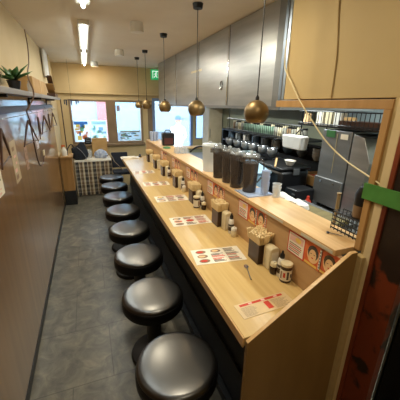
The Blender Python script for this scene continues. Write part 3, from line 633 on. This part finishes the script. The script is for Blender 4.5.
# ================================================================ ON THE LEDGE
LZ = 1.0295
lid_clear = clear('grey_clear_lid', '#8b8d8c', .45, .15)
def make_jug(h, r, full, shell):
    lidm = lid_clear if full else frost
    t = thing('pitcher', '', 'pitcher', group='plastic pitchers on the ledge')
    obj('body', MB().lathe([(r*.82, .0), (r*.86, .004), (r*.93, h*.5), (r, h*.93), (r*1.02, h)], shell, n=28, cap=False).lathe([(r*.2, .001), (r*.83, .001)], shell, n=28, cap=False), t)
    if full: obj('drink', MB().lathe([(r*.8, .005), (r*.9, h*.5), (r*.95, h*full)], tea2, n=28), t)
    ld = obj('lid', MB().lathe([(r*1.04, h), (r*1.06, h+.008), (r*.9, h+.02), (r*.3, h+.024)], lidm, n=28), t)
    obj('lid_knob', MB().lathe([(r*.22, h+.022), (r*.25, h+.034), (r*.1, h+.038)], clr, n=16), ld)
    obj('spout', MB().prism([(-.012, 0), (.012, 0), (0, -.022)], .03, shell, Matrix.Translation((0, -r*.96, h-.032))), t)
    obj('handle', MB().tube(arc([(0, r*.95, h*.92), (0, r*1.55, h*.86), (0, r*1.6, h*.5), (0, r*.9, h*.25)]), .006, shell, n=8), t); return t
jg = make_jug(.222, .051, .84, jug_m); jg['label'] = 'tall pitcher of dark tea, rightmost of the dark pitchers'; jg.location = (.925, 1.49, LZ+.0032); jg.rotation_euler = (0, 0, -1.9)
dup(jg, (.90, 1.615, LZ), 'tall pitcher of dark tea, second from the right', -2.0)
dup(jg, (.905, 1.745, LZ), 'tall pitcher of dark tea, second from the left of the dark ones', -1.9)
dup(jg, (.90, 1.895, LZ), 'tall pitcher of dark tea, beside the clear empty pitcher', -1.8)
jc = make_jug(.205, .066, 0, frost); jc['label'] = 'wide empty clear pitcher left of the dark pitchers'; jc.location = (.925, 2.13, LZ)
tr2 = thing('clear_tray', 'shallow clear tray under the rightmost pitcher and cups', 'tray', (.94, 1.455, LZ))
obj('tray', MB().box(-.09, .1, -.085, .085, 0, .003, blueclr).box(-.09, .1, -.085, -.082, .003, .01, blueclr).box(-.09, -.087, -.085, .085, .003, .01, blueclr), tr2)
def cup(x, y, z, label, cat='cup', m=None, r=.027, h=.075, group='clear plastic cups stacked on the ledge'):
    return single('plastic_cup', MB().lathe([(r*.2, .001), (r*.78, .001), (r, h), (r*1.06, h+.002), (r*.9, h-.002), (r*.74, .006)], m or blueclr, n=20, cap=False), label, cat, (x, y, z), group=group)
for i in range(3): cup(.985, 1.405, LZ+.0035+.036*i, 'pale blue clear plastic cup in the tall stack beside the pitchers, '+['bottom', 'middle', 'topmost'][i]+' one')
for i in range(2): cup(1.022, 1.335, LZ+.0035+.02*i, 'clear plastic cup in the short stack, '+['lower', 'upper'][i]+' one', m=clr, r=.027, h=.06, group='short cup stack')
for i in range(5): cup(.88+.045*(i % 3), 4.28-.05*(i//3), LZ, ['blue tinted cup at the far end of the ledge, left', 'blue tinted cup at the far end of the ledge, middle', 'blue tinted cup at the far end of the ledge, right', 'front left blue tinted cup at the far end of the ledge', 'front right blue tinted cup at the far end of the ledge'][i], m=blueclr, r=.022, h=.13, group='cups at the far end of the ledge')
jm = thing('dark_canister', 'dark brown canister box with carry handle and red label on the far ledge', 'canister', (1.0, 3.72, LZ))
obj('body', MB().box(-.09, .07, -.05, .05, 0, .165, mat('canister_black', '#232126', .35)), jm, .012); obj('label_panel', MB().box(-.07, .045, -.052, -.05, .02, .10, mat('dull_red_label', '#5a2b28', .5)), jm)
obj('handle', MB().tube(arc([(-.05, 0, .16), (-.04, 0, .195), (.02, 0, .195), (.03, 0, .16)]), .008, bplast), jm)
single('green_cloth', MB().lathe([(.02, 0), (.05, .004), (.04, .015), (.01, .022)], mat('green_cloth', '#4d7a4a', .8), n=14, T=Matrix.Scale(1.3, 4, (0, 1, 0))), 'folded green cloth on the ledge beside the dark canister', 'cloth', (.905, 3.46, LZ))
for i in range(6): 
    single('glass_tumbler', MB().lathe([(.026, 0), (.023, .05), (.02, .062), (.004, .063)], clr, n=16), ['upturned glass tumbler near the dark canister, back left', 'upturned glass tumbler, front left of its group', 'upturned glass tumbler, back middle of its group', 'upturned glass tumbler, front middle of its group', 'upturned glass tumbler, back right of its group', 'upturned glass tumbler, front right of its group'][i], 'glass', (.92+.05*(i//2), 3.10-.056*(i % 2)-.01*(i//2), LZ), group='upturned tumblers on the far ledge')
# wire rack with dishes at the near right end of the ledge
wr = thing('wire_rack', 'black wire rack at the right end of the serving ledge', 'rack', (.985, .83, 1.0315))
for i in range(5): obj('rail', MB().tube([(0, -.10, .008+.019*i), (0, .04, .008+.019*i)], .0032, bmetal), wr)
obj('rack_top', MB().tube([(.06, -.10, .086), (.06, .04, .086)], .003, bmetal).box(0, .06, -.10, -.03, .084, .088, bmetal), wr)
for i in range(8): obj('bar', MB().tube([(0, -.1+.02*i, .0), (0, -.1+.02*i, .086), (.06, -.1+.02*i, .086), (.06, -.1+.02*i, .0)], .0022, bmetal), wr)
wb = MB().tube(arc([(0, 0, 0), (.002, 0, .08), (0, 0, .155)]), [.007]*8+[.008]*8+[.011], mat('worn_handle_wood', '#8f7a56', .6), n=8)
single('wooden_stick', wb, 'worn wooden stick standing upright beside the wire rack', 'stick', (1.03, .895, 1.0315))
kt = thing('dark_flask', 'dark and tan flask standing on the wire rack at the ledge end', 'flask', (1.015, .765, 1.1200))
obj('body', MB().lathe([(.025, 0), (.029, .008), (.029, .07), (.024, .08)], mat('flask_tan', '#7b6248', .4), n=20), kt); obj('lid', MB().lathe([(.030, .055), (.030, .10), (.02, .13), (.010, .135)], bplast, n=20), kt)
tg = thing('tongs_spoon', 'small black tipped spoon lying on the near ledge', 'spoon', (.93, .83, 1.0325))
obj('tip', MB().lathe([(.004, 0), (.008, .004), (.004, .008)], bplast, n=12), tg); obj('handle_rod', MB().tube([(0, 0, .004), (.03, -.05, .004)], .0022, chrome), tg)
nb = MB()
for i in range(5): nb.lathe([(.01, 0), (.04, .01), (.035, .035), (.008, .05)], cloth_white, (.01*math.sin(i*2), .05*i, 0), 9)
single('crumpled_wrap', nb, 'crumpled white plastic wrap behind the serving ledge', 'wrap', (1.11, 1.2, .985))

# ================================================================ KITCHEN
kb = thing('kitchen_bench', 'steel kitchen worktop behind the serving ledge', 'worktop', (1.08, 1.0, 0))
obj('work_surface', MB().box(0, .95, 0, 3.3, .79, .82, dsteel), kb, .003); obj('cabinet_body', MB().box(.03, .92, .03, 3.27, 0, .79, dsteel), kb)
bs_ = thing('low_steel_shelf', 'small steel shelf behind the ledge carrying the chopping board', 'shelf', (1.08, 1.05, .8205))
obj('back_shelf', MB().box(.0, .32, 0, .45, .07, .10, dsteel), bs_, .002)
for x, y in ((.03, .03), (.27, .03), (.03, .4), (.27, .4)): obj('shelf_post', MB().box(x, x+.02, y, y+.02, 0, .07, dsteel), bs_)
BZ = .8205
single('chopping_board', MB().box(-.09, .09, -.17, .17, 0, .03, mat('worn_board', '#756a42', .6, scale=(3, 20, 3), col2='#625734')), 'worn olive brown chopping board on the kitchen bench', 'chopping board', (1.22, 1.21, .9215), .1, bevel=.004)
rc = thing('rice_cooker', 'large black square rice warmer on the kitchen bench', 'rice cooker', (1.56, 1.98, BZ))
obj('body', MB().box(-.15, .15, -.16, .17, 0, .235, bplast), rc, .03); obj('lid', MB().box(-.155, .155, -.165, .175, .235, .26, bmetal), rc, .01); obj('latch', MB().box(-.03, .03, -.175, -.165, .2, .25, dsteel), rc)
single('white_bowl', MB().lathe([(.02, 0), (.03, .008), (.045, .04), (.049, .044), (.042, .04), (.015, .01)], white, n=24, cap=False), 'small white bowl on top of the black rice warmer', 'bowl', (1.56, 1.90, BZ+.261))
for i, (x, y) in enumerate(((1.58, 2.39), (1.73, 2.28))):
    d = thing('black_dispenser', ['black drink dispenser, left of the two behind the rice warmer', 'black drink dispenser, right of the two behind the rice warmer'][i], 'dispenser', (x, y, BZ), group='black dispensers')
    obj('body', MB().lathe([(.07, 0), (.075, .02), (.075, .20), (.06, .24), (.02, .255)], bplast, n=24), d); obj('tap', MB().tube([(-.07, -.02, .08), (-.09, -.03, .08), (-.09, -.03, .05)], .01, dsteel), d)
bt = thing('blue_tub', 'pale blue plastic tub with lid behind the pitchers', 'tub', (1.30, 2.05, BZ))
obj('body', MB().box(-.08, .08, -.13, .13, 0, .20, blue_m, taper=1.05), bt, .02); obj('lid', MB().box(-.09, .09, -.15, .15, .0, .02, blue_m, Matrix.Translation((0, 0, .225)) @ Matrix.Rotation(.18, 4, 'X')), bt, .008)
single('wooden_paddle', MB().box(-.12, .12, -.007, .007, 0, .008, ledge_wood, Matrix.Rotation(-.12, 4, 'Y')), 'pale wooden paddle lying on the black rice warmer edge', 'paddle', (1.44, 1.93, BZ+.285), .9)
single('blue_bucket', MB().lathe([(.06, 0), (.085, .2), (.09, .205), (.08, .198), (.055, .01)], mat('pale_bucket', '#a4b9be', .4), n=24, cap=False), 'pale grey blue bucket in front of the black dispensers', 'bucket', (1.58, 2.62, BZ+.062))
single('bucket_stand', MB().box(-.085, .085, -.085, .085, 0, .061, dsteel), 'steel stand under the pale bucket', 'stand', (1.58, 2.62, BZ), bevel=.004)
hood_things = MB()
kc = thing('open_cupboard', 'dark open shelving unit against the kitchen wall', 'cupboard', (2.06, 2.05, 0))
m = MB().box(0, .22, 0, .02, 0, 1.2, bplast).box(0, .22, 2.2, 2.22, 0, 1.2, bplast).box(.2, .22, .02, 2.2, 0, 1.2, bplast)
obj('carcass', m, kc)
for z in (.4, .84, 1.02, 1.18): obj('shelf', MB().box(0, .2, .02, 2.2, z, z+.02, bmetal), kc)
for i in range(9):
    tag(obj('bowl_stack', MB().lathe([(.03, 0), (.05, .03), (.055, .06), (.05, .062), (.055, .09), (.05, .092), (.056, .12)], [white, mat('grey_bowls', '#8d9496', .4), mat('blue_bowls', '#5f7385', .4)][i % 3], n=18)), ['white', 'grey', 'blue'][i % 3]+' stack of bowls in the dark shelving unit, '+['first', 'second', 'third', 'fourth', 'fifth', 'sixth', 'seventh', 'eighth', 'ninth'][i]+' from the right', 'bowls', 'bowl stacks in the shelving').location = (2.14, 2.2+.235*i, 1.0405)
# crates and small appliance near the fridge
cr2 = thing('wooden_crate', 'tan wooden crate of red packets beside the grey fridge', 'crate', (1.87, 1.87, BZ+.098))
cmx = MB().box(-.12, .12, -.12, -.11, 0, .07, trim_wood).box(-.12, .12, .11, .12, 0, .07, trim_wood).box(-.12, -.11, -.11, .11, 0, .07, trim_wood).box(.11, .12, -.11, .11, 0, .07, trim_wood).box(-.12, .12, -.12, .12, -.008, 0, trim_wood)
obj('crate_frame', cmx, cr2)
for i in range(6): single('packet', MB().box(-.015, .015, -.08, .08, 0, .055, [orange, skin_p, red][i % 3]), 'small '+['orange', 'peach', 'red'][i % 3]+' packet in the wooden crate, '+['first', 'second', 'third', 'fourth', 'fifth', 'last'][i]+' from the left', 'packet', (1.78+.036*i, 1.87, BZ+.099), group='packets in the crate', bevel=.004)
ap = thing('black_toaster', 'small black appliance under the wooden crate', 'appliance', (1.77, 1.73, BZ-.0))
obj('body', MB().box(-.02, .2, .02, .26, 0, .088, bplast), ap, .006); obj('panel', MB().box(-.022, -.02, .05, .22, .02, .07, dsteel), ap)
bo2 = thing('black_kettle_box', 'black boxy appliance left of the grey fridge', 'appliance', (1.5, 1.66, BZ))
obj('body', MB().box(-.08, .1, -.04, .09, 0, .13, bplast), bo2, .01); obj('knob', MB().lathe([(.014, 0), (.014, .015)], dsteel, n=16, T=Matrix.Translation((-.08, .03, .06)) @ Matrix.Rotation(-PI/2, 4, 'Y')), bo2); obj('handle', MB().box(-.086, -.08, -.03, .0, .09, .1, dsteel), bo2)
single('red_bottle_cap', MB().lathe([(.022, 0), (.024, .085), (.010, .105), (.010, .125)], red, n=16), 'red squeeze bottle behind the chopping board', 'bottle', (1.43, 1.50, BZ))
fr = thing('grey_fridge', 'tall grey steel cabinet with white label and green tape in the kitchen', 'fridge', (1.62, 1.39, BZ))
obj('body', MB().box(0, .28, 0, .255, .03, .58, dsteel), fr, .004)
for x, y in ((.03, .03), (.25, .03), (.03, .22), (.25, .22)): obj('foot', MB().lathe([(.014, 0), (.014, .03)], bmetal, (x, y, 0), 12), fr)
obj('corner_strip', MB().box(-.003, 0, .118, .122, .28, .56, mat('aged_tape_strip', '#a39877', .5)), fr)
ldr = obj('lower_door', MB().box(-.02, 0, 0, .255, .035, .235, dsteel), fr, .003)
obj('hinge', MB().box(-.026, -.02, .06, .075, .2, .215, chrome).box(-.026, -.02, .18, .195, .2, .215, chrome), ldr)
obj('label', MB().box(-.003, 0, .03, .09, .525, .56, paper), fr); obj('tape', MB().box(-.003, 0, .14, .22, .53, .578, mat('dark_green_tape', '#2f6a35', .5)), fr)
PXM = Matrix(((0, 0, 1, 0), (1, 0, 0, 0), (0, 1, 0, 0), (0, 0, 0, 1)))
single('steel_chute', MB().prism([(.11, 0), (.12, 0.0), (.185, 0), (.185, .57), (.10, .55), (.03, .40), (.06, .2), (.10, 0)], .22, steel, PXM), 'slanted stainless steel housing right of the grey fridge', 'appliance', (1.62, 1.195, BZ), bevel=.003)
single('wall_panel', MB().box(0, .012, 0, 1.1, 0, .62, mat('pale_blue_panel', '#b9cdd3', .35)), 'pale blue shiny panel on the kitchen wall behind the fridge', 'panel', (KX-.013, 1.0, .98))
# second rack structures: hanging shelf with bars
def rack(name, x0, x1, y0, y1, z0, z1, nb_, label, mm=bmetal):
    t = thing(name, label, 'shelf', (x0, y0, z0)); W, D, H = x1-x0, y1-y0, z1-z0
    obj('shelf_deck', MB().box(0, W, 0, D, -.012, 0, mm), t)
    obj('top_rail', MB().tube([(0, 0, H), (0, D, H)], .005, mm), t); obj('low_rail', MB().tube([(0, 0, H*.1), (0, D, H*.1)], .004, mm), t)
    for i in range(nb_): obj('bar', MB().tube([(0, D*(i+.5)/nb_, 0), (0, D*(i+.5)/nb_, H)], .0028, mm, n=5), t)
    for x, y in ((.02, .02), (W-.02, .02), (.02, D-.02), (W-.02, D-.02)): obj('hanger_rod', MB().tube([(x, y, 0), (x, y, (CEIL-z0) if x0 > 2.05 or y0 < .2 else (1.525-z0))], .006, mm), t)
    return t
rack('hanging_rack', 1.62, 1.95, 1.14, 1.93, 1.425, 1.523, 24, 'black wire hanging shelf above the grey fridge')
single('wooden_plank', MB().box(0, .1, 0, .31, 0, .04, hw), 'dark wooden plank on the wire shelf above the fridge', 'plank', (1.66, 1.24, 1.4255), .04)
for i, (y, c, h) in enumerate(((1.86, paper, .10), (1.77, cream_p, .09), (1.68, white, .1), (1.59, cardboard, .06), (1.22, paper, .09))):
    single('storage_box', MB().box(-.03, .03, -.034, .034, 0, h, c), ['white', 'brown', 'cream', 'peach', 'pale'][i]+' storage box on the wire shelf above the fridge', 'box', (1.80, y, 1.4255), bevel=.003, group='boxes on the fridge shelf')
rack('hanging_rack', 1.68, 2.0, 1.96, 3.35, 1.27, 1.40, 40, 'long black wire shelf under the hood behind the pitchers')
r5 = random.Random(9); jar_dull = mat('dull_grey_tins', '#9c9a8c', .5); jar_brown = mat('brown_tins', '#8a6d4c', .5)
cols5 = [jar_green, jar_green, paper, cream_p, jar_green, white, cardboard]
for i in range(20):
    y = 2.0+.067*i; c = jar_green if 6 < i < 16 else [jar_dull, cream_p, jar_dull, jar_brown][i % 4]; rr = .029
    t = thing('storage_jar', 'small '+('green' if c is jar_green else 'pale')+' storage jar on the long wire shelf, number '+['one', 'two', 'three', 'four', 'five', 'six', 'seven', 'eight', 'nine', 'ten', 'eleven', 'twelve', 'thirteen', 'fourteen', 'fifteen', 'sixteen', 'seventeen', 'eighteen', 'nineteen', 'twenty'][i]+' counted from the right', 'jar', (1.76, y, 1.2705), group='storage jars on the long wire shelf')
    obj('body', MB().lathe([(rr, 0), (rr, .08), (rr*.8, .09)], c, n=14), t); obj('lid', MB().lathe([(rr*.85, .09), (rr*.85, .105)], cream_p if i % 3 == 1 else bplast, n=14), t)
# bag hanging from the rack, tins and bowls
wbg = thing('white_basket', 'white plastic basket hanging from the long wire shelf', 'basket', (1.62, 1.945, 1.215))
obj('body', MB().box(-.04, .04, -.11, .11, 0, .11, cloth_white, taper=1.12), wbg, .01); obj('handle', MB().tube(arc([(.04, -.05, .11), (.05, 0, .16), (.04, .05, .11)]), .005, bplast), wbg)
single('wood_knob_jar', MB().lathe([(.03, 0), (.035, .03), (.028, .05), (.03, .075), (.012, .085)], skin_p, n=20), 'pale round topped wooden pot behind the nearest pendant lamp', 'pot', (1.80, 2.03, 1.418))
# sink utensils: upside-down steel baskets by jugs
for i, y in enumerate((2.22, 2.38, 2.56, 2.72, 2.9, 3.1)):
    t = thing('noodle_strainer', 'steel strainer hanging under the wire shelf, '+['nearest the white basket', 'second from the basket', 'third from the basket', 'fourth from the basket', 'second from the far end', 'at the far end'][i], 'strainer', (1.60, y, 1.25), 0, 'noodle strainers hanging behind the pitchers')
    obj('handle', MB().tube([(0, 0, .0), (0, 0, -.07)], .006, bplast), t); obj('basket', MB().lathe([(.02, -.15), (.045, -.12), (.05, -.07)], dsteel, n=18, cap=False), t, solid=.002); obj('rim', MB().lathe([(.05, -.074), (.055, -.07), (.05, -.064)], chrome, n=18, cap=False).tube([(-.05, 0, -.07), (.05, 0, -.07)], .003, chrome), t)
    obj('hook', MB().tube([(0, 0, 0), (.04, 0, .018), (.088, 0, .016)], .003, chrome), t)
pot = thing('stock_pot', 'large steel stock pot standing behind the pitchers', 'pot', (1.33, 2.66, BZ))
obj('body', MB().box(-.11, .13, -.31, .31, 0, .21, dsteel), pot, .02); obj('rim', MB().box(-.12, .14, -.32, .32, .21, .225, chrome), pot, .004)
# green-grey return counter and cream cupboard at the far end of the kitchen
rcn = thing('return_counter', 'green grey low counter with pale top at the far end of the kitchen', 'counter', (1.28, 4.42, 0))
obj('body', MB().box(0.1, 1.0, .02, .16, 0, .86, kitchen_wall_m), rcn); obj('top', MB().box(0.08, 1.01, 0, .18, .86, .885, ledge_wood), rcn, .003)
ccm = thing('cream_cupboard', 'tall cream cupboard at the far kitchen wall', 'cupboard', (2.02, 4.75, 0))
obj('body', MB().box(.0, .26, 0, .3, 0, 1.5, mat('cream_cupboard', '#c6b79a', .5)), ccm, .004); obj('handle', MB().box(.02, .03, -.012, 0, 1.0, 1.15, dsteel), ccm)
single('curved_hose', MB().tube(arc([(1.18, 3.35, .99), (1.25, 3.27, 1.06), (1.32, 3.19, 1.05), (1.36, 3.12, .9), (1.36, 3.10, .834)]), .012, bplast, n=10), 'black hose curving up behind the far ledge', 'hose')

# cables over the soffit wall
def at(px, py, X):
    v = right*(px-200)-up*(py-200)-back*F; t = X/v.x; return EYE+v*t
cab = [(1.0, .94, 0)]
pts = [at(*p, .93) for p in ((287, 40), (285, 66), (291, 82), (300, 101), (311, 119), (326, 141), (345, 160), (368, 176), (390, 191))]
single('power_cable', MB().tube(arc(pts), .003, cable_m, n=8), 'cream power cable drooping across the serving opening to the green tape', 'cable')
pts = [(.946, .98, CEIL), (.946, .985, 1.95), (.946, .955, 1.75), (.946, .95, 1.587)]
single('power_cable', MB().tube(arc(pts), .0028, soffit_m, n=8), 'thin painted cable running down the beige wall above the opening', 'cable')
# dark things at the lower right beyond the pillar
ut = thing('utility_trolley', 'grey topped black trolley beyond the pillar at the lower right', 'trolley', (1.12, .46, 0))
obj('top', MB().box(0, .3, 0, .14, .84, .87, white), ut, .003); obj('bin', MB().box(.01, .29, .01, .13, .06, .80, bplast), ut, .01)
for x, y in ((.02, .02), (.28, .02), (.02, .12), (.28, .12)): obj('leg', MB().box(x-.01, x+.01, y-.008, y+.008, 0, .84, dsteel), ut)
